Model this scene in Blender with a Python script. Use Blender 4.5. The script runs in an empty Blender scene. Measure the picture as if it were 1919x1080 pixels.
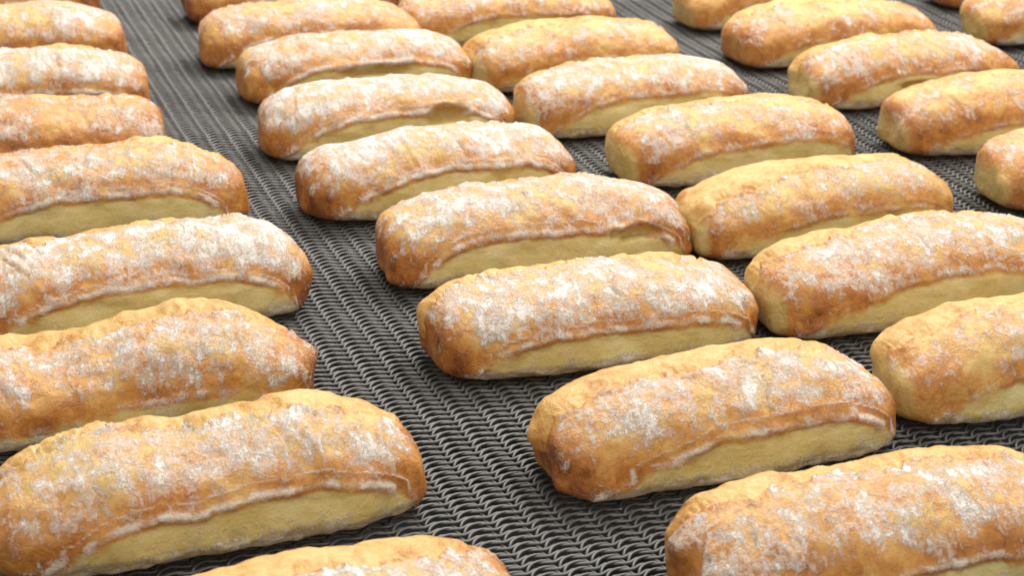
import bpy, math, random
import numpy as np
from mathutils import Matrix, Vector
R = math.radians
S = bpy.context.scene

# ------------------------------------------------------------------ camera, world, lamps, exposure
cam = bpy.data.cameras.new('camera'); cam.sensor_width = 36; cam.lens = 63.78
cam.clip_start = .02; cam.clip_end = 20
co = bpy.data.objects.new('camera', cam); S.collection.objects.link(co); S.camera = co
fwd = Vector((.32806799, .85798426, -.39526498)); rgt = Vector((.93781769, -.34606042, .02720597)); upv = Vector((.11344327, .3796119, .91816416))
co.matrix_world = Matrix(((rgt.x, upv.x, -fwd.x, 0), (rgt.y, upv.y, -fwd.y, 0), (rgt.z, upv.z, -fwd.z, .44223), (0, 0, 0, 1)))
cam.dof.use_dof = True; cam.dof.focus_distance = .95; cam.dof.aperture_fstop = 19

W = bpy.data.worlds.new('World'); S.world = W; W.use_nodes = True
W.node_tree.nodes['Background'].inputs[0].default_value = (1, .975, .93, 1)
W.node_tree.nodes['Background'].inputs[1].default_value = .56

def lamp(name, loc, target, size, sy, power, col=(1, 1, 1)):
    l = bpy.data.lights.new(name, 'AREA'); l.shape = 'RECTANGLE'; l.size = size; l.size_y = sy; l.energy = power; l.color = col
    o = bpy.data.objects.new(name, l); S.collection.objects.link(o); o.location = loc
    o.rotation_euler = (Vector(target) - Vector(loc)).to_track_quat('-Z', 'Y').to_euler(); return o
lamp('ceiling_lamp', (1.25, 2.2, 1.75), (.5, 1.0, 0), 2.0, .9, 66, (1, .985, .96))
lamp('ceiling_lamp', (.6, .2, 2.1), (.5, 1.0, 0), 1.8, .8, 16, (1, .985, .96))
S.view_settings.view_transform = 'Standard'; S.view_settings.look = 'None'
S.view_settings.exposure = 0; S.view_settings.gamma = 1

# ------------------------------------------------------------------ helpers
def meta(o, label=None, cat=None, group=None, kind=None):
    for k, v in (('label', label), ('category', cat), ('group', group), ('kind', kind)):
        if v: o[k] = v

class NT:
    def __init__(s, name):
        s.m = bpy.data.materials.new(name); s.m.use_nodes = True; s.t = s.m.node_tree
        s.b = s.t.nodes['Principled BSDF']
    def n(s, typ, **kw):
        x = s.t.nodes.new(typ)
        for k, v in kw.items(): setattr(x, k, v)
        return x
    def put(s, sock, v):
        if isinstance(v, bpy.types.NodeSocket): s.t.links.new(v, sock)
        else: sock.default_value = v
    def math(s, op, a, b=None, c=None, clamp=False):
        x = s.n('ShaderNodeMath', operation=op); x.use_clamp = clamp
        for i, v in enumerate((a, b, c)):
            if v is not None: s.put(x.inputs[i], v)
        return x.outputs[0]
    def step(s, v, a, b):
        x = s.n('ShaderNodeMapRange', interpolation_type='SMOOTHSTEP')
        s.put(x.inputs[0], v); x.inputs[1].default_value = a; x.inputs[2].default_value = b
        return x.outputs[0]
    def mix(s, f, a, b):
        x = s.n('ShaderNodeMix', data_type='RGBA'); s.put(x.inputs[0], f)
        s.put(x.inputs[6], a if isinstance(a, bpy.types.NodeSocket) else (*a, 1))
        s.put(x.inputs[7], b if isinstance(b, bpy.types.NodeSocket) else (*b, 1)); return x.outputs[2]
    def noise(s, vec, scale, detail=3, rough=.55, dist=0, st=None):
        if st:
            mp = s.n('ShaderNodeMapping'); mp.inputs['Scale'].default_value = st; s.put(mp.inputs[0], vec); vec = mp.outputs[0]
        x = s.n('ShaderNodeTexNoise'); x.inputs['Scale'].default_value = scale; x.inputs['Detail'].default_value = detail
        x.inputs['Roughness'].default_value = rough; x.inputs['Distortion'].default_value = dist; s.put(x.inputs['Vector'], vec)
        return x.outputs['Fac']
    def ramp(s, f, stops):
        x = s.n('ShaderNodeValToRGB'); e = x.color_ramp.elements
        while len(e) < len(stops): e.new(.5)
        for q, (p, c) in zip(e, stops): q.position = p; q.color = (*c, 1)
        s.put(x.inputs[0], f); return x.outputs[0]

# ------------------------------------------------------------------ materials
def bread_material():
    k = NT('floured_bread_crust')
    a = k.n('ShaderNodeAttribute', attribute_name='zones'); sep = k.n('ShaderNodeSeparateColor'); k.put(sep.inputs[0], a.outputs['Color'])
    FL, BR, PA = sep.outputs; BU = a.outputs['Alpha']
    b = k.n('ShaderNodeAttribute', attribute_name='zones_b'); sepb = k.n('ShaderNodeSeparateColor'); k.put(sepb.inputs[0], b.outputs['Color'])
    RIM, BASE, SEAM = sepb.outputs
    P = k.n('ShaderNodeAttribute', attribute_name='grain').outputs['Vector']
    big = k.noise(P, .04, 2); mid = k.noise(P, .13, 5, .62, .8); fine = k.noise(P, .36, 5, .66, .9); tiny = k.noise(P, 1.4, 3, .6)
    stk = k.noise(P, 1, 4, .6, .5, st=(.34, .085, .085))
    fine2 = k.noise(P, .62, 4, .72, 1.0)
    c = lambda v, w: k.math('MULTIPLY', k.math('SUBTRACT', v, .5), w)
    add = lambda *v: v[0] if len(v) == 1 else k.math('ADD', v[0], add(*v[1:]))
    # baked crust under the flour
    t = add(BR, c(big, 1.5), c(mid, 1.1), c(stk, .5))
    crust = k.ramp(t, [(.0, (.80, .54, .18)), (.28, (.75, .38, .092)), (.54, (.62, .245, .042)), (.85, (.43, .14, .021)), (1.0, (.26, .075, .012))])
    bt = add(c(big, .9), c(mid, 1.3), c(fine, .5), k.math('MULTIPLY', BR, .35), .40)
    burst = k.ramp(bt, [(.2, (.86, .58, .22)), (.5, (.80, .46, .125)), (.78, (.60, .28, .06)), (1, (.38, .13, .025))])
    fib = k.noise(P, 1, 4, .65, .4, st=(.06, .30, .45))
    pale = k.ramp(add(c(mid, .6), c(big, 1.0), c(fib, .55), .5), [(.2, (.65, .48, .15)), (.5, (.78, .61, .235)), (.8, (.84, .71, .36))])
    pam = k.step(add(PA, c(mid, .6), c(fine, .3)), .14, .74)
    bum = k.step(add(BU, c(mid, .30), c(fine, .25)), .42, .56)
    col = k.mix(bum, crust, burst); col = k.mix(pam, col, pale)
    # flour: a thin film and thick clumps
    soft = k.noise(P, .09, 3, .5)
    f = add(FL, c(mid, 1.5), c(soft, 1.7), c(fine, 1.5), c(stk, 1.3), c(big, 1.1))
    thin = k.step(f, .14, .70)
    g = add(FL, c(soft, 2.1), c(fine2, 2.4), c(stk, 1.7), c(mid, 1.7))
    thick = k.math('MULTIPLY', k.step(g, .60, .90), k.step(f, .2, .5))
    rim = k.step(add(RIM, c(fine2, .9), c(fine, .5), c(mid, 1.0)), .36, .80)
    base = k.step(add(BASE, c(fine2, 1.9), c(mid, 1.6), c(fib, .8)), .50, .92)
    thin = k.math('MAXIMUM', thin, base); thin = k.math('MAXIMUM', thin, rim)
    thick = k.math('MAXIMUM', thick, k.math('MULTIPLY', k.step(add(RIM, c(fine, .9), c(mid, .6)), .66, 1.0), .7))
    thick = k.math('MAXIMUM', thick, k.math('MULTIPLY', base, .55))
    film = k.mix(tiny, (.86, .62, .45), (.93, .76, .61))
    col = k.mix(k.math('MULTIPLY', thin, .74), col, film)
    col = k.mix(k.math('MULTIPLY', thick, .92), col, (.93, .87, .79))
    # tiny cracks in the floured skin
    v = k.n('ShaderNodeTexVoronoi', feature='DISTANCE_TO_EDGE'); v.inputs['Scale'].default_value = .23
    off = k.n('ShaderNodeVectorMath', operation='ADD'); nz = k.n('ShaderNodeTexNoise'); nz.inputs['Scale'].default_value = .3; nz.inputs['Detail'].default_value = 3; k.put(nz.inputs['Vector'], P)
    sc = k.n('ShaderNodeVectorMath', operation='SCALE'); k.put(sc.inputs[0], nz.outputs['Color']); sc.inputs['Scale'].default_value = 6
    k.put(off.inputs[0], P); k.put(off.inputs[1], sc.outputs[0]); k.put(v.inputs['Vector'], off.outputs[0])
    crack = k.math('MULTIPLY', k.step(v.outputs['Distance'], .10, .0), k.math('MULTIPLY', k.step(FL, .2, .5), k.step(mid, .45, .6)))
    col = k.mix(k.math('MULTIPLY', crack, .15), col, (.50, .28, .12))
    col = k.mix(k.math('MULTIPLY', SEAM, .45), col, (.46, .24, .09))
    k.put(k.b.inputs['Base Color'], col)
    k.put(k.b.inputs['Roughness'], k.math('MULTIPLY_ADD', thick, .35, k.math('MULTIPLY_ADD', fine, .40, .20)))
    k.b.inputs['Specular IOR Level'].default_value = .55
    k.b.inputs['Subsurface Weight'].default_value = .22; k.b.inputs['Subsurface Radius'].default_value = (1, .45, .15); k.b.inputs['Subsurface Scale'].default_value = .004
    smooth = k.math('SUBTRACT', 1, k.math('MULTIPLY', pam, .3))
    h = add(k.math('MULTIPLY', thin, .15), k.math('MULTIPLY', thick, .25), k.math('MULTIPLY', c(fine, .55), smooth), k.math('MULTIPLY', c(mid, .9), smooth), k.math('MULTIPLY', crack, -.3), k.math('MULTIPLY', c(fib, .18), pam), c(tiny, .12))
    bp = k.n('ShaderNodeBump'); bp.inputs['Strength'].default_value = 1; bp.inputs['Distance'].default_value = .0013
    k.put(bp.inputs['Height'], h); k.put(k.b.inputs['Normal'], bp.outputs[0])
    return k.m

def steel():
    k = NT('worn_steel_wire'); g = k.n('ShaderNodeNewGeometry'); oi = k.n('ShaderNodeObjectInfo')
    n = k.noise(g.outputs['Position'], 70, 3); n2 = k.noise(g.outputs['Position'], 9, 3)
    t = k.math('ADD', k.math('MULTIPLY', n, .5), k.math('MULTIPLY', n2, .5))
    k.put(k.b.inputs['Base Color'], k.ramp(t, [(.3, (.115, .112, .105)), (.7, (.20, .194, .182))]))
    k.b.inputs['Metallic'].default_value = .45
    k.put(k.b.inputs['Roughness'], k.math('MULTIPLY_ADD', n, .25, .38)); return k.m
def dark():
    k = NT('black_gap_backing'); g = k.n('ShaderNodeNewGeometry')  # near-black colour stands in for the darkness below the mesh
    k.put(k.b.inputs['Base Color'], k.ramp(k.noise(g.outputs['Position'], 12, 4), [(.3, (.008, .008, .008)), (.7, (.02, .019, .017))]))
    k.b.inputs['Roughness'].default_value = .8; return k.m
BREAD, STEEL, DARK = bread_material(), steel(), dark()

# ------------------------------------------------------------------ wire mesh belt
def tube(path, rad, sides, closed=False):
    path = np.asarray(path, float); n = len(path)
    tan = np.gradient(path, axis=0); tan /= np.linalg.norm(tan, axis=1)[:, None]
    ref = np.array([0, .3, 1.]); a = np.cross(tan, ref); a /= np.linalg.norm(a, axis=1)[:, None]; b = np.cross(tan, a)
    th = np.arange(sides) * 2 * np.pi / sides
    V = path[:, None] + rad * (np.cos(th)[None, :, None] * a[:, None] + np.sin(th)[None, :, None] * b[:, None])
    i = np.arange(n - 1)[:, None] * sides; j = np.arange(sides)[None]; j2 = (j + 1) % sides
    F = np.stack([i + j, i + j2, i + sides + j2, i + sides + j], -1).reshape(-1, 4)
    return V.reshape(-1, 3), F
def mesh_from(name, V, F, mat, smooth=True):
    me = bpy.data.meshes.new(name); V = np.ascontiguousarray(V, np.float32); F = np.ascontiguousarray(F, np.int32)
    me.vertices.add(len(V)); me.vertices.foreach_set('co', V.ravel())
    me.loops.add(F.size); me.loops.foreach_set('vertex_index', F.ravel())
    me.polygons.add(len(F)); me.polygons.foreach_set('loop_start', np.arange(len(F), dtype=np.int32) * 4)
    me.update(calc_edges=True); me.validate()
    me.polygons.foreach_set('use_smooth', np.full(len(me.polygons), smooth)); me.materials.append(mat); return me

CELL, ROW = .0159, .00575
X0, NC = -.12, 96
def belt():
    root = bpy.data.objects.new('conveyor_belt', None); S.collection.objects.link(root)
    root.location = (X0, .5, 0)
    meta(root, 'grey woven steel wire mesh conveyor belt carrying all the rows of rolls', 'conveyor belt')
    per = 22; t = np.linspace(0, 1, per, endpoint=False)
    # one turn of the flattened spiral: long strand above, short return strand below
    wr, hz, wy = .00080, .00108, ROW * 1.27
    ph = 2 * np.pi * t
    up = t < .55; a = np.clip(t / .55, 0, 1); b = np.clip((t - .55) / .45, 0, 1)
    x = np.where(up, .78 * a ** 1.25, .78 + .22 * b)
    y = np.where(up, 1 - (1 - a) ** 2.3, (1 + np.cos(np.pi * b)) / 2) * wy - wy / 2
    z = np.where(up, np.sin(np.pi * a ** .62), -np.sin(np.pi * b)); z = np.sign(z) * np.abs(z) ** .7 * hz
    P = np.concatenate([np.stack([(x + c) * CELL, y, z], 1) for c in range(NC)])
    V, F = tube(P, wr, 6); V[:, 2] -= hz + wr
    sp = mesh_from('spiral_wire', V, F, STEEL)
    xs = np.arange(NC * 10 + 1) / 10; fx = xs % 1
    yy = np.where(fx < .32, fx / .32, 1 - (fx - .32) / .68); yy = yy * yy * (3 - 2 * yy) * .4 + yy * .6 - .5
    P = np.stack([xs * CELL, .0027 * yy, .0001 * np.cos(2 * np.pi * xs)], 1)
    V, F = tube(P, .00092, 6); V[:, 2] -= hz + wr
    rd = mesh_from('cross_rod', V, F, STEEL)
    rnd = random.Random(4)
    for i in range(250):
        dz = .0004 * math.sin(i * .37) + rnd.uniform(-.00012, .00012)
        a = bpy.data.objects.new('spiral_wire', sp); b = bpy.data.objects.new('cross_rod', rd)
        for o, yy, dx in ((a, (i + .5) * ROW, 0), (b, i * ROW, 0)):
            S.collection.objects.link(o); o.parent = root
            o.location = (dx + rnd.uniform(-.0003, .0003), yy + rnd.uniform(-.00015, .00015), dz)
            o.rotation_euler = (0, 0, rnd.uniform(-.00025, .00025))
belt()
me = bpy.data.meshes.new('dark_backing_sheet')
me.from_pydata([(x, y, z) for z in (-.07, -.045) for y in (.45, 2.0) for x in (-.2, 1.5)], [], [(0, 2, 3, 1), (4, 5, 7, 6), (0, 1, 5, 4), (1, 3, 7, 5), (3, 2, 6, 7), (2, 0, 4, 6)])
me.materials.append(DARK); o = bpy.data.objects.new('dark_backing_sheet', me); S.collection.objects.link(o); meta(o, kind='structure')  # added sheet under the belt, keeps the gaps between wires black

# ------------------------------------------------------------------ noise for shaping
def hsh(i, j, k, s):
    n = (i * 374761393 + j * 668265263 + k * 2147483647 + s * 974634777) & 0xffffffff
    n = ((n ^ (n >> 13)) * 1274126177) & 0xffffffff
    n = ((n ^ (n >> 16)) * 2246822519) & 0xffffffff
    return ((n ^ (n >> 15)) & 0xffff) / 65535. * 2 - 1
def vn(p, s=0):
    p = p + 1000.; i = np.floor(p).astype(np.int64); f = p - i; f = f * f * f * (f * (f * 6 - 15) + 10)
    r = 0
    for a in (0, 1):
        for b in (0, 1):
            for c in (0, 1):
                w = (f[..., 0] if a else 1 - f[..., 0]) * (f[..., 1] if b else 1 - f[..., 1]) * (f[..., 2] if c else 1 - f[..., 2])
                r = r + w * hsh(i[..., 0] + a, i[..., 1] + b, i[..., 2] + c, s)
    return r
def fbm(p, o=3, s=0, g=.5):
    r = 0; A = 1
    for k in range(o): r = r + A * vn(p * 2 ** k + 17.3 * k, s + k); A *= g
    return r
def sst(x, a, b):
    t = np.clip((x - a) / (b - a), 0, 1); return t * t * (3 - 2 * t)

# ------------------------------------------------------------------ one bread roll
def bread_roll(seed, L, label, pos, ang, Wd=70, H=48, nx=(4.4, 4.4), nz=(2.9, 2.4), rimw=1., wedge=2.8, lip=(1, 1), flour=.5, brown=.4, zf=.52, lens=(-.93, .93), burst=(.9, .9, .9, .9, .9),
               ends=(0, 0), endb=(.5, .5), hmod=(), wmod=(), bend=0, cav=(), nub=(), lean=.10, lines=(), wob=1., topfl=0, flo=(.30, .72), crease=None, q=1., tilt=0):
    L *= 1000; rs = np.random.RandomState(seed)
    nu, nv = int(250 * q), int(132 * q)
    t = np.linspace(-1, 1, nu + 1)[1:-1]; s = np.sin(np.pi / 2 * t); u = (s + 1) / 2
    nx = np.where(s < 0, nx[0], nx[1]) + rs.uniform(-.3, .4); nz = (nz[0] + rs.uniform(-.3, .4), nz[1] + rs.uniform(-.2, .4)); lean = lean + rs.uniform(-.03, .05); bend = bend + rs.uniform(-2, 2)
    a = np.abs(s); ry = (1 - a ** nx) ** (1 / nx); nzz_ = np.where(s < 0, nz[0], nz[1]); rz = (1 - a ** nzz_) ** (1 / nzz_); rl = (1 - a ** 9) ** (1 / 9)
    hm = np.ones_like(s); wm = np.ones_like(s)
    for (c, w, d) in hmod: hm += d * np.exp(-((s - c) / w) ** 2)
    for (c, w, d) in wmod: wm += d * np.exp(-((s - c) / w) ** 2)
    s3 = np.stack([s * 2.1, 0 * s + seed * 3.7, 0 * s], -1); hm += .045 * wob * fbm(s3, 2, seed); wm += .03 * wob * fbm(s3 + 9, 2, seed)
    ph = np.linspace(0, 2 * np.pi, nv, endpoint=False); c, sn = np.cos(ph)[None], np.sin(ph)[None]
    zc = .40 * H
    hw = (Wd / 2 * wm * ry)[:, None]
    top = (H * hm - zc)[:, None] * rz[:, None]
    fq = (c < 0) & (sn > 0)
    y = hw * np.sign(c) * np.abs(c) ** np.where(fq, 2 / 2.15, 2 / 2.9)
    zt = zc + top * np.abs(sn) ** np.where(fq, 2 / 2.1, 2 / 2.35); zb = zc - zc * rl[:, None] * np.abs(sn) ** (2 / 6.)
    z = np.where(sn > 0, zt, zb)
    low = np.clip(1 - z / zc, 0, 1); y = y * (1 + np.where(y < 0, .13, -.03) * low ** .9)                # the flanks tuck in towards the belt
    y = y + lean * hw * np.clip(sn, 0, 1) + (bend * (1 - s ** 2))[:, None]
    x = (s * L / 2)[:, None] + 0 * y
    # end faces bulge unevenly
    x = x + np.sign(s)[:, None] * (a ** 8)[:, None] * (2.5 * vn(np.stack([y / 22, z / 22, 0 * z + seed], -1), seed + 5))
    P = np.stack([x, y, z], -1)
    def normals(P):
        du = np.gradient(P, axis=0); dv = np.roll(P, -1, 1) - np.roll(P, 1, 1)
        n = np.cross(dv, du); n /= np.linalg.norm(n, axis=-1, keepdims=True) + 1e-9
        return n
    N = normals(P)
    if (N[..., 2] * (z - zc)).sum() < 0: N = -N
    sd = seed * 13.7
    Q = P + sd
    # seam between the floured top and the pale risen flank (front)
    l0, l1 = lens; mid = (l0 + l1) / 2; hl = (l1 - l0) / 2; k = np.clip(np.abs((s - mid) / hl), 0, 1)
    arch = np.where(s < mid, (1 - k ** wedge) ** .8, (1 - k ** 5.5) ** .7)
    wav = 1.3 * fbm(np.stack([s * L / 2 / 16, 0 * s + sd, 0 * s], -1), 4, seed + 2, .6) * (1 - k ** 4)
    zfl = zf * H * hm * arch * rz ** .3 + wav
    inside = ((s > l0) & (s < l1)).astype(float) * sst(1 - k, 0, .06)
    df = z - zfl[:, None] + np.clip(y + .12 * Wd, 0, 99) * 1.5 + (1 - inside)[:, None] * 18
    frontm = sst(-y, .05 * Wd, .25 * Wd)
    pale = sst(-df, -.8 - 3 * (1 - rimw), 1.2 + 3 * (1 - rimw)) * frontm
    palec = sst(-df, -1.2 - 3 * (1 - rimw), 4.5 + 2 * (1 - rimw)) * frontm
    # burst along the back of the crown
    bs = np.interp(u, np.linspace(0, 1, len(burst)), burst)
    jag = 4.2 * fbm(np.stack([s * L / 2 / 9, 0 * s + sd, 0 * s + 5], -1), 4, seed + 3, .6) + 2.5 * vn(np.stack([s * L / 2 / 30, 0 * s + sd, 0 * s + 3], -1), seed + 8)
    db = y - bs[:, None] * Wd / 2 - jag[:, None]
    topm = sst(z, .35 * H, .55 * H) * (rz ** .5)[:, None]
    bur = sst(db, -1.0, 1.0) * sst(z, .2 * H, .4 * H)
    d = wob * (1.7 * fbm(Q / 27, 3, seed + 1) + .40 * fbm(Q / 8, 3, seed + 4) * (1 - .6 * pale) + .14 * fbm(Q / 2.6, 2, seed + 6) * (1 - .7 * pale))
    d = d + rimw * (.85 + .75 * vn(Q / 6, seed + 21)) * np.exp(-((df - 1.8) / 2.2) ** 2) * frontm * inside[:, None]
    d = d - .75 * pale * sst(z, 0, 6) + 1.1 * pale * np.exp(-((z - .26 * H) / (.16 * H)) ** 2) + pale * (.8 * sst(-z, -.25 * H, -.05 * H) * vn(Q / 5, seed + 41) + .9 * fbm(Q * np.array([.035, .1, .12]), 3, seed + 43))
    for off in lines: d = d + (.30 + .45 * vn(Q / 11, seed + 61)) * np.exp(-((df - off) / 1.1) ** 2) * frontm * inside[:, None]
    lp = np.interp(s, (-.6, .2), lip)[:, None]
    d = d + topm * lp * (np.clip(1.3 + 1.5 * vn(Q / 7, seed + 31), 0, 4) * np.exp(-((db + 1.2) / 1.4) ** 2) - 1.5 * np.exp(-((db - 1.5) / 1.6) ** 2) + 1.6 * sst(db, 3, 12)) + .9 * bur * vn(Q / 9, seed + 9)
    nc = rs.randint(3, 7) if crease is None else len(crease); crs = np.zeros_like(d)
    for q_ in range(nc):
        xc, sl, am = (rs.uniform(-.75, .75) * L / 2, rs.uniform(-.5, .5), rs.uniform(.4, 1.0)) if crease is None else (crease[q_][0] * L / 2, crease[q_][1], crease[q_][2])
        yc = rs.uniform(-.3, .1) * Wd; ln = rs.uniform(7, 18) if crease is None else crease[q_][3]
        g = np.exp(-((x - xc - sl * y - 1.5 * fbm(np.stack([y / 9, z / 9, 0 * z + q_], -1), 2, seed + q_)) / 1.0) ** 2) * np.exp(-((y - yc) / ln) ** 2) * (z > .45 * H) * (1 - bur)
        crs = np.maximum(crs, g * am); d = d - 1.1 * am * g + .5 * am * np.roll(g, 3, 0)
    cavm = 0 * d; side = (y < 0)
    for (cs, cz, ws, wz, dp) in cav:
        g = side * np.exp(-((np.abs(s[:, None] - cs) / ws) ** 6 + (np.abs(z - cz + 2.4 * ((s[:, None] - cs) / ws) ** 2) / wz) ** 6))
        d = d * (1 - g) - 1.3 * dp * g + 1.2 * side * np.exp(-((s[:, None] - cs) / ws / 1.1) ** 4 - ((z - cz - wz - 1.5) / 1.6) ** 2)
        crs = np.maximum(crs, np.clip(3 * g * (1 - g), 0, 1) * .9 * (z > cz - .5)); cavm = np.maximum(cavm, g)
    basem = sst(z, 0, 7)                                                              # keep the sole flat on the belt
    P = P + N * (d * (.25 + .75 * basem))[..., None]
    for (sg, ny, nzz, rad, ln) in nub:
        g = np.exp(-(((P[..., 1] - ny) ** 2 + (P[..., 2] - nzz) ** 2) / rad ** 2)) * (a ** 10)[:, None] * (np.sign(s) == sg)[:, None]
        P[..., 0] += sg * ln * g
    P[..., 2] += P[..., 1] * math.tan(R(tilt)) * sst(P[..., 2], 2, 14)
    P[..., 2] = np.where(P[..., 2] < .3, .3 + .15 * (P[..., 2] - .3), P[..., 2])
    # zones for the material
    X, Y, Z = P[..., 0], P[..., 1], P[..., 2]; A = a[:, None] + 0 * Y
    fl = flour * sst(Z, flo[0] * H, flo[1] * H) * (1 - .42 * sst(A, .84, 1.0)) * (1 - bur) * (1 - pale)
    fl = fl + topfl * sst(Z, .7 * H, .95 * H) * (1 - bur) + .22 * vn(Q / 34, seed + 11) * sst(Z, .3 * H, .6 * H) * (1 - bur) * (1 - pale)
    fl = fl - .09 - .30 * np.exp(-((df - 7) / 5) ** 2) * frontm * inside[:, None]
    fl = fl - .45 * sst(-Z, -.45 * H, -.2 * H) - .5 * bur - .6 * pale
    eb = np.where(s < 0, endb[0], endb[1])[:, None]
    br = brown + eb * sst(A, .72, .98) * sst(-Z, -.95 * H, -.3 * H) + .08 * np.exp(-((df - 7) / 5) ** 2) * frontm - .25 * sst(Z, .6 * H, H) + .6 * np.exp(-((db + .1) / 1.5) ** 2) * topm
    br = br + .50 * eb * sst(-Z, -11, 0) * sst(A, .7, .9)
    ep = np.where(s < 0, ends[0], ends[1])[:, None] * sst(A, .90, .99) * sst(-Z, -.85 * H, -.35 * H) * .95
    pa = np.clip(np.maximum(palec, np.maximum(ep, sst(y, .30 * Wd, .42 * Wd) * (1 - bur) * sst(-Z, -.5 * H, -.35 * H))), 0, 1)
    pa = np.maximum(pa, cavm); fl = fl - cavm
    rim = (1 - .35 * (vn(Q / 7, seed + 51) > 0)) * np.exp(-((df - 2.0) / 3.0) ** 2) * frontm * inside[:, None] * (1 - sst(A, .86, .95) * .5)
    for off in lines: rim = np.maximum(rim, .8 * np.exp(-((df - off) / 1.0) ** 2) * frontm * inside[:, None])
    rim = rim * (.35 + .65 * rimw)
    bas = .86 * sst(-Z, -19, -3) * (1 - .55 * sst(A, .82, .95)) + .10 * pale
    n = nu - 1
    Pm = P.reshape(-1, 3) * .001
    V = np.concatenate([Pm, [[P[0, :, 0].mean() * .001, P[0, :, 1].mean() * .001, P[0, :, 2].mean() * .001]], [[P[-1, :, 0].mean() * .001, P[-1, :, 1].mean() * .001, P[-1, :, 2].mean() * .001]]])
    i = np.arange(n - 1)[:, None] * nv; j = np.arange(nv)[None]; j2 = (j + 1) % nv
    F = np.stack([i + j, i + j2, i + nv + j2, i + nv + j], -1).reshape(-1, 4)
    j = np.arange(0, nv, 2); A0 = np.stack([j, np.full_like(j, n * nv), (j + 2) % nv, j + 1], 1)
    A1 = np.stack([j, j + 1, (j + 2) % nv, np.full_like(j, n * nv + 1 - (n - 1) * nv)], 1) + (n - 1) * nv
    F = np.concatenate([F, A0, A1])
    me = mesh_from('bread_roll', V, F, BREAD)
    def ext(v): v = v.reshape(-1); return np.concatenate([v, [v[:nv].mean(), v[-nv:].mean()]])
    z1 = np.stack([ext(fl + 0 * Z), ext(br + 0 * Z), ext(pa + 0 * Z), ext(bur + 0 * Z)], 1).astype(np.float32)
    z2 = np.stack([ext(rim), ext(bas), ext(crs), ext(bur * 0)], 1).astype(np.float32)
    for nm, dat in (('zones', z1), ('zones_b', z2)):
        at = me.attributes.new(nm, 'FLOAT_COLOR', 'POINT'); at.data.foreach_set('color', dat.ravel())
    g = np.concatenate([P.reshape(-1, 3), V[-2:] * 1000]) + np.array([seed * 311.3, seed * 97.1, seed * 57.7])
    at = me.attributes.new('grain', 'FLOAT_VECTOR', 'POINT'); at.data.foreach_set('vector', g.astype(np.float32).ravel())
    o = bpy.data.objects.new('bread_roll', me); S.collection.objects.link(o)
    o.location = (pos[0], pos[1], .0006); o.rotation_euler = (0, 0, R(ang))
    meta(o, label, 'bread roll', 'floured bread rolls laid out in lanes on the mesh belt')
    return o

# ------------------------------------------------------------------ crumbs fallen on the belt
def crumbs():
    rnd = random.Random(11); V = []; F = []
    for i in range(170):
        x, y = (rnd.uniform(.2, .42), rnd.uniform(.55, 1.35)) if i % 2 else (rnd.uniform(.1, 1.1), rnd.uniform(.55, 1.7))
        r = rnd.uniform(.0002, .00055) * (1.8 if rnd.random() < .08 else 1); b = len(V); c = Vector((x, y, r * .6))
        for k in range(3):
            a = k * 2.094 + rnd.random(); V.append(c + Vector((math.cos(a), math.sin(a), -.4)) * r * rnd.uniform(.7, 1.3))
        V.append(c + Vector((rnd.uniform(-.3, .3) * r, 0, r * .8)))
        F += [(b, b + 1, b + 2), (b, b + 1, b + 3), (b + 1, b + 2, b + 3), (b + 2, b, b + 3)]
    me = bpy.data.meshes.new('flour_crumbs'); me.from_pydata(V, [], F)
    k = NT('dry_flour_crumbs'); g = k.n('ShaderNodeNewGeometry')
    k.put(k.b.inputs['Base Color'], k.ramp(k.noise(g.outputs['Position'], 60, 2), [(.4, (.62, .40, .17)), (.6, (.85, .78, .66))])); k.b.inputs['Roughness'].default_value = .8
    me.materials.append(k.m)
    o = bpy.data.objects.new('flour_crumbs', me); S.collection.objects.link(o)
    meta(o, 'tiny flour and crust crumbs scattered over the bare wire mesh', 'crumbs', kind='stuff')
crumbs()

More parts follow.
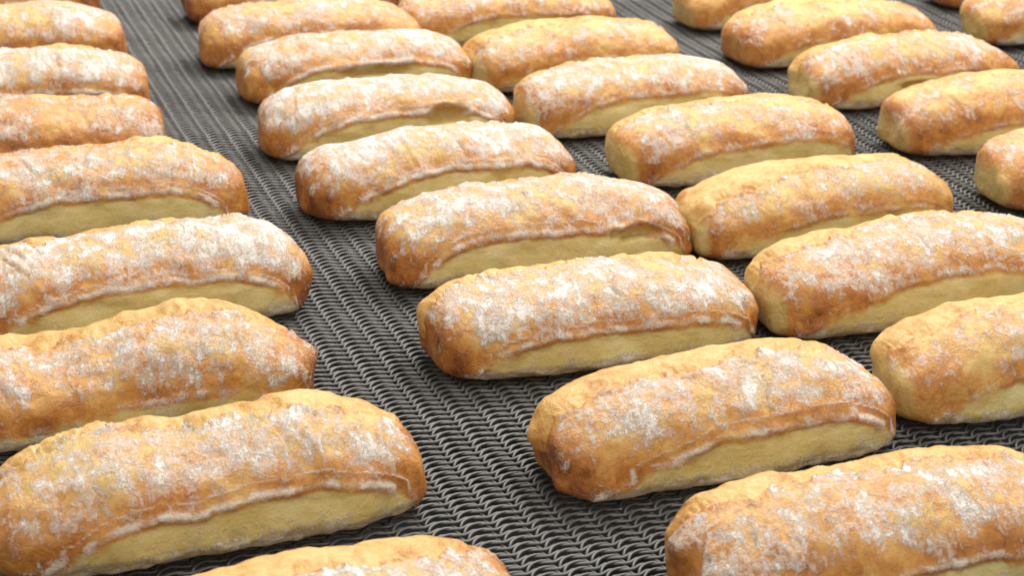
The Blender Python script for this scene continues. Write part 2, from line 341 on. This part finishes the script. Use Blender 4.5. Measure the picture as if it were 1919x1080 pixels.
# ------------------------------------------------------------------ the rolls
ROLLS = [
    ('A0', 0.1419, 0.6020, 5.0, 0.200, "left lane roll cut off by the photo's bottom edge, golden burst crown showing",
     dict(flour=.7,burst=(.1,0,-.05,.05,.35),brown=.4)),
    ('A1', 0.1341, 0.7368, 3.0, 0.200, 'large floury roll at lower left with a torn golden ridge along its back right',
     dict(lines=(7.5,),flour=.66,lip=(1.7,1.2),crease=((-.1,.2,.5,14),(.35,-.3,.6,16),(.5,.2,.6,12),(.75,-.1,.5,10)),hmod=((-.12,.11,-.07),(-.5,.2,.03),(.5,.25,.03)),burst=(.46,.43,.30,.02,.15),zf=0.52,lens=(-0.90,0.97),brown=.4,endb=(0.13,0.41),H=50,wob=1.1)),
    ('A2', 0.1134, 0.8643, 1.0, 0.200, 'left lane roll with a sagging waist and a pointed brown nub at its right tip',
     dict(flour=.55,flo=(.10,.35),burst=(.4,.30,.25,.15,.35),zf=0.36,lens=(-0.95,0.77),brown=.45,hmod=((-.25,.36,-.20),(.42,.25,.08),(.9,.2,-.15)),nub=((1,-4,19,8,5),),endb=(0.13,0.25),wob=1.3)),
    ('A3', 0.1413, 0.9838, 0.0, 0.200, 'left lane roll with thick white flour near its right end, brown spot on its flank',
     dict(lines=(5.5,),flour=.70,topfl=.08,burst=(.40,.42,.45,.6,.9),zf=0.58,lens=(-0.95,0.92),brown=.42,endb=(0.13,0.32),hmod=((-.35,.18,-.07),(.55,.3,.03)),H=50)),
    ('A4', 0.1398, 1.1382, -1.0, 0.200, 'left lane roll with a golden hump at back right, just above the brown spotted roll',
     dict(lines=(6,),flour=.62,burst=(.9,.7,.45,.22,.40),zf=0.57,lens=(-0.95,0.87),brown=.5,endb=(0.13,0.27),hmod=((.45,.3,.07),))),
    ('A5', 0.1094, 1.2618, -1.0, 0.200, 'blotchy orange sparsely floured left lane roll, below the roll beside the widest bare belt',
     dict(flour=.42,burst=(.6,.5,.45,.4,.6),zf=0.44,brown=.6,endb=(0.13,0.27))),
    ('A6', 0.1172, 1.3905, -2.0, 0.200, 'white crowned left lane roll beside the widest bare stretch of grey belt',
     dict(flour=.78,burst=(.9,.9,.6,.5,.9),zf=0.48,brown=.42,endb=(0.13,0.27))),
    ('A7', 0.1227, 1.5311, -2.0, 0.200, 'blurred pinkish floured roll in the upper left, second from the top of its lane',
     dict(flour=.60,burst=(.9,.9,.9,.9,.9),zf=0.37,brown=.45,endb=(0.13,0.27),q=.7)),
    ('A8', 0.1235, 1.6787, -2.0, 0.200, 'sliver of a roll in the very top left corner',
     dict(flour=.55,zf=0.42,brown=.5,q=.6)),
    ('B7', 0.4137, 0.6021, -2.0, 0.198, 'big roll in the lower right corner, golden back edge, orange blotches between cloudy flour',
     dict(flour=.52,burst=(.22,.34,.42,.30,.38),zf=0.44,lens=(-0.72,0.97),brown=.52,hmod=((-.05,.16,-.06),),endb=(0.21,0.22),H=48,nub=((-1,6,26,8,6),))),
    ('B6', 0.3917, 0.7281, 1.5, 0.190, 'centre lane roll with a broad bare golden back strip and dark baked left corner',
     dict(lines=(8,),wedge=1.6,flour=.66,burst=(.05,.06,.12,.28,.42),zf=0.54,lens=(-0.90,0.97),brown=.45,endb=(0.32,0.27),crease=((.12,.5,.9,20),(.24,.35,1.0,18),(.33,.6,.9,16),(-.3,0,.4,9)),nub=((-1,10,20,8,5),),H=49,wmod=((-.95,.04,-.05),))),
    ('B5', 0.3808, 0.8652, -1.0, 0.195, "whitest floured roll, in the photo's centre, fine parallel ridges above its pale flank",
     dict(wedge=4.5,flour=.72,burst=(.25,.46,.5,.32,.9),zf=0.52,lens=(-0.86,0.97),brown=.42,endb=(0.38,0.32),lines=(6.5,),H=48)),
    ('B4', 0.3936, 0.9936, -1.5, 0.200, 'centre lane roll with a torn crumb hole near the right end of its flank',
     dict(lines=(7,),wedge=4,flour=.66,burst=(.9,.9,.6,.7,.9),zf=0.60,lens=(-0.90,0.95),brown=.48,endb=(0.34,0.27),cav=((.60,27,.13,3.2,8),(.44,27,.04,2.2,4)))),
    ('B3', 0.3713, 1.1202, 1.0, 0.194, 'snowy centre lane roll with a long smooth yellow flank and square browned left end',
     dict(lines=(5.5,),flour=.78,burst=(.9,.9,.9,.5,.9),zf=0.62,lens=(-0.88,0.95),brown=.46,endb=(0.34,0.22))),
    ('B2', 0.3722, 1.2484, 0.0, 0.193, 'white floured roll with a dark hollow under its crust right of the middle',
     dict(lines=(6,),flour=.82,burst=(.9,.9,.9,.9,.9),zf=0.62,lens=(-0.92,0.92),brown=.42,endb=(0.25,0.18),cav=((.40,28,.15,5,10),),hmod=((.32,.06,-.04),))),
    ('B1', 0.3841, 1.3767, -1.0, 0.188, 'centre lane roll with a long curved slit in its flank, behind the hollow roll',
     dict(flour=.72,zf=0.62,lens=(-0.90,0.95),brown=.48,endb=(0.25,0.22),cav=((.10,27,.28,3.2,8),))),
    ('B0', 0.3759, 1.4864, -1.0, 0.194, 'plump lightly floured roll second from the top of the centre lane',
     dict(flour=.50,burst=(.6,.6,.6,.8,.9),zf=0.54,brown=.45,endb=(0.21,0.18),q=.8)),
    ('B9', 0.3936, 1.6271, -1.0, 0.200, "farthest roll of the centre lane, cut off by the photo's top edge",
     dict(flour=.4,zf=0.47,brown=.5,q=.6)),
    ('C6', 0.6004, 0.7440, 0.0, 0.203, 'glossy golden roll cut by the right edge, with only a thin cap of flour',
     dict(flour=.40,burst=(.10,.10,.10,.12,.2),zf=0.52,lens=(-.92,.97),brown=.35,ends=(.9,.5),endb=(0.10,0.14),H=50,nx=(4.2,3.8),nz=(2.5,2.3),rimw=.45,wob=.8)),
    ('C5', 0.5922, 0.8655, 2.0, 0.217, 'long plump right lane roll with white cap on its right half and pale left end',
     dict(lines=(6,),flour=.62,burst=(.20,.28,.36,.42,.5),zf=0.58,lens=(-.92,.97),brown=.48,ends=(.9,.5),endb=(0.15,0.18),H=50,nx=(4.2,3.8),nz=(2.5,2.3),rimw=.45,wob=.8)),
    ('C4', 0.5928, 0.9878, 2.0, 0.195, 'right lane roll with the widest bare golden top and blistered crust',
     dict(lines=(6,),flour=.48,burst=(-.40,-.38,-.22,-.05,.15),zf=0.50,lens=(-.92,.97),brown=.36,ends=(.9,.3),endb=(0.15,0.18),nx=(4.2,3.8),nz=(2.5,2.3),rimw=.45,wob=.8)),
    ('C3', 0.6001, 1.1245, 2.0, 0.192, 'right lane roll with thin golden back edge and greyish flank, beside the snowiest rolls',
     dict(lines=(7,),flour=.52,burst=(.30,.36,.34,.25,.22),zf=0.55,lens=(-.92,.97),brown=.45,ends=(.9,.2),endb=(0.15,0.18),nx=(4.2,3.8),nz=(2.5,2.3),rimw=.45,wob=.8)),
    ('C2', 0.5723, 1.2453, 2.0, 0.190, 'right lane roll with a snowy crown, next to the roll with the dark hollow',
     dict(lines=(6,),flour=.68,burst=(.36,.5,.6,.9,.9),zf=0.60,lens=(-.92,.97),brown=.45,ends=(.9,.3),endb=(0.15,0.18),nx=(4.2,3.8),nz=(2.5,2.3),rimw=.45,wob=.8)),
    ('C1', 0.5713, 1.3650, 2.0, 0.188, 'smooth golden roll with a torn seam along its top and a shaded pale left end',
     dict(flour=.42,burst=(-.05,-.02,.02,.10,.30),zf=0.50,brown=.38,ends=(.9,.3),endb=(0.08,0.14),nx=(4.2,3.8),nz=(2.5,2.3),rimw=.45,wob=.8)),
    ('C0', 0.5619, 1.5023, 1.0, 0.203, 'farthest roll of the right lane, its top cut off, behind the torn seam golden roll',
     dict(flour=.46,burst=(.4,.4,.4,.5,.5),zf=0.55,brown=.42,ends=(.9,.3),endb=(0.13,0.14),q=.8,nx=(4.2,3.8),nz=(2.5,2.3),rimw=.45,wob=.8)),
    ('D4', 0.8414, 1.0037, -1.0, 0.206, 'blunt roll end poking in from the right edge at mid height',
     dict(flour=.45,burst=(.6,.5,.4,.3,.3),zf=0.55,lens=(-.92,.97),brown=.45,ends=(.7,.5),endb=(0.13,0.14),q=.8,nx=(4.2,3.8),nz=(2.5,2.3),rimw=.45,wob=.8)),
    ('D3', 0.8382, 1.1256, -1.0, 0.208, 'roll cut by the right edge with an orange bald patch on its left shoulder',
     dict(flour=.42,burst=(.9,.45,.12,.10,.10),zf=0.48,lens=(-.92,.97),brown=.48,ends=(.6,.3),endb=(0.19,0.18),q=.9,nx=(4.2,3.8),nz=(2.5,2.3),rimw=.45,wob=.8)),
    ('D2', 0.8218, 1.2488, 1.0, 0.199, 'far right lane roll with a small curved slit in the middle of its flank',
     dict(flour=.50,burst=(.20,.32,.5,.6,.6),zf=0.56,lens=(-.92,.97),brown=.50,ends=(.7,.2),endb=(0.17,0.22),cav=((-.08,19,.15,3.2,7),),q=.9,nx=(4.2,3.8),nz=(2.5,2.3),rimw=.45,wob=.8)),
    ('D1', 0.8225, 1.3715, 1.0, 0.202, 'far right lane roll with a pointed orange left tip and thin scattered flour',
     dict(flour=.38,burst=(.30,.15,.15,.3,.5),zf=0.50,lens=(-.92,.97),brown=.46,ends=(.3,.3),endb=(0.21,0.18),q=.8,nx=(4.2,3.8),nz=(2.5,2.3),rimw=.45,wob=.8)),
    ('D0', 0.8324, 1.4964, 1.0, 0.203, 'low left end of a roll at the top edge, above the pointed orange tip',
     dict(flour=.32,zf=0.55,brown=.45,ends=(.5,.3),endb=(0.13,0.14),q=.6,nx=(4.2,3.8),nz=(2.5,2.3),rimw=.45,wob=.8)),
    ('E1', 1.0746, 1.3778, -1.0, 0.206, 'left end of a roll in the top right corner of the photo',
     dict(flour=.34,zf=0.55,brown=.45,ends=(.6,.3),endb=(0.15,0.14),q=.7,nx=(4.2,3.8),nz=(2.5,2.3),rimw=.45,wob=.8)),
    ('E0', 1.1134, 1.5056, -1.0, 0.200, 'mere bottom sliver of a roll at the top edge near the top right corner',
     dict(flour=.3,zf=0.60,brown=.4,q=.5,nx=(4.2,3.8),nz=(2.5,2.3),rimw=.45,wob=.8)),
]
for i, (nm, x, y, a, L, label, kw) in enumerate(ROLLS):
    bread_roll(i + 1, L, label, (x, y), a, **kw)
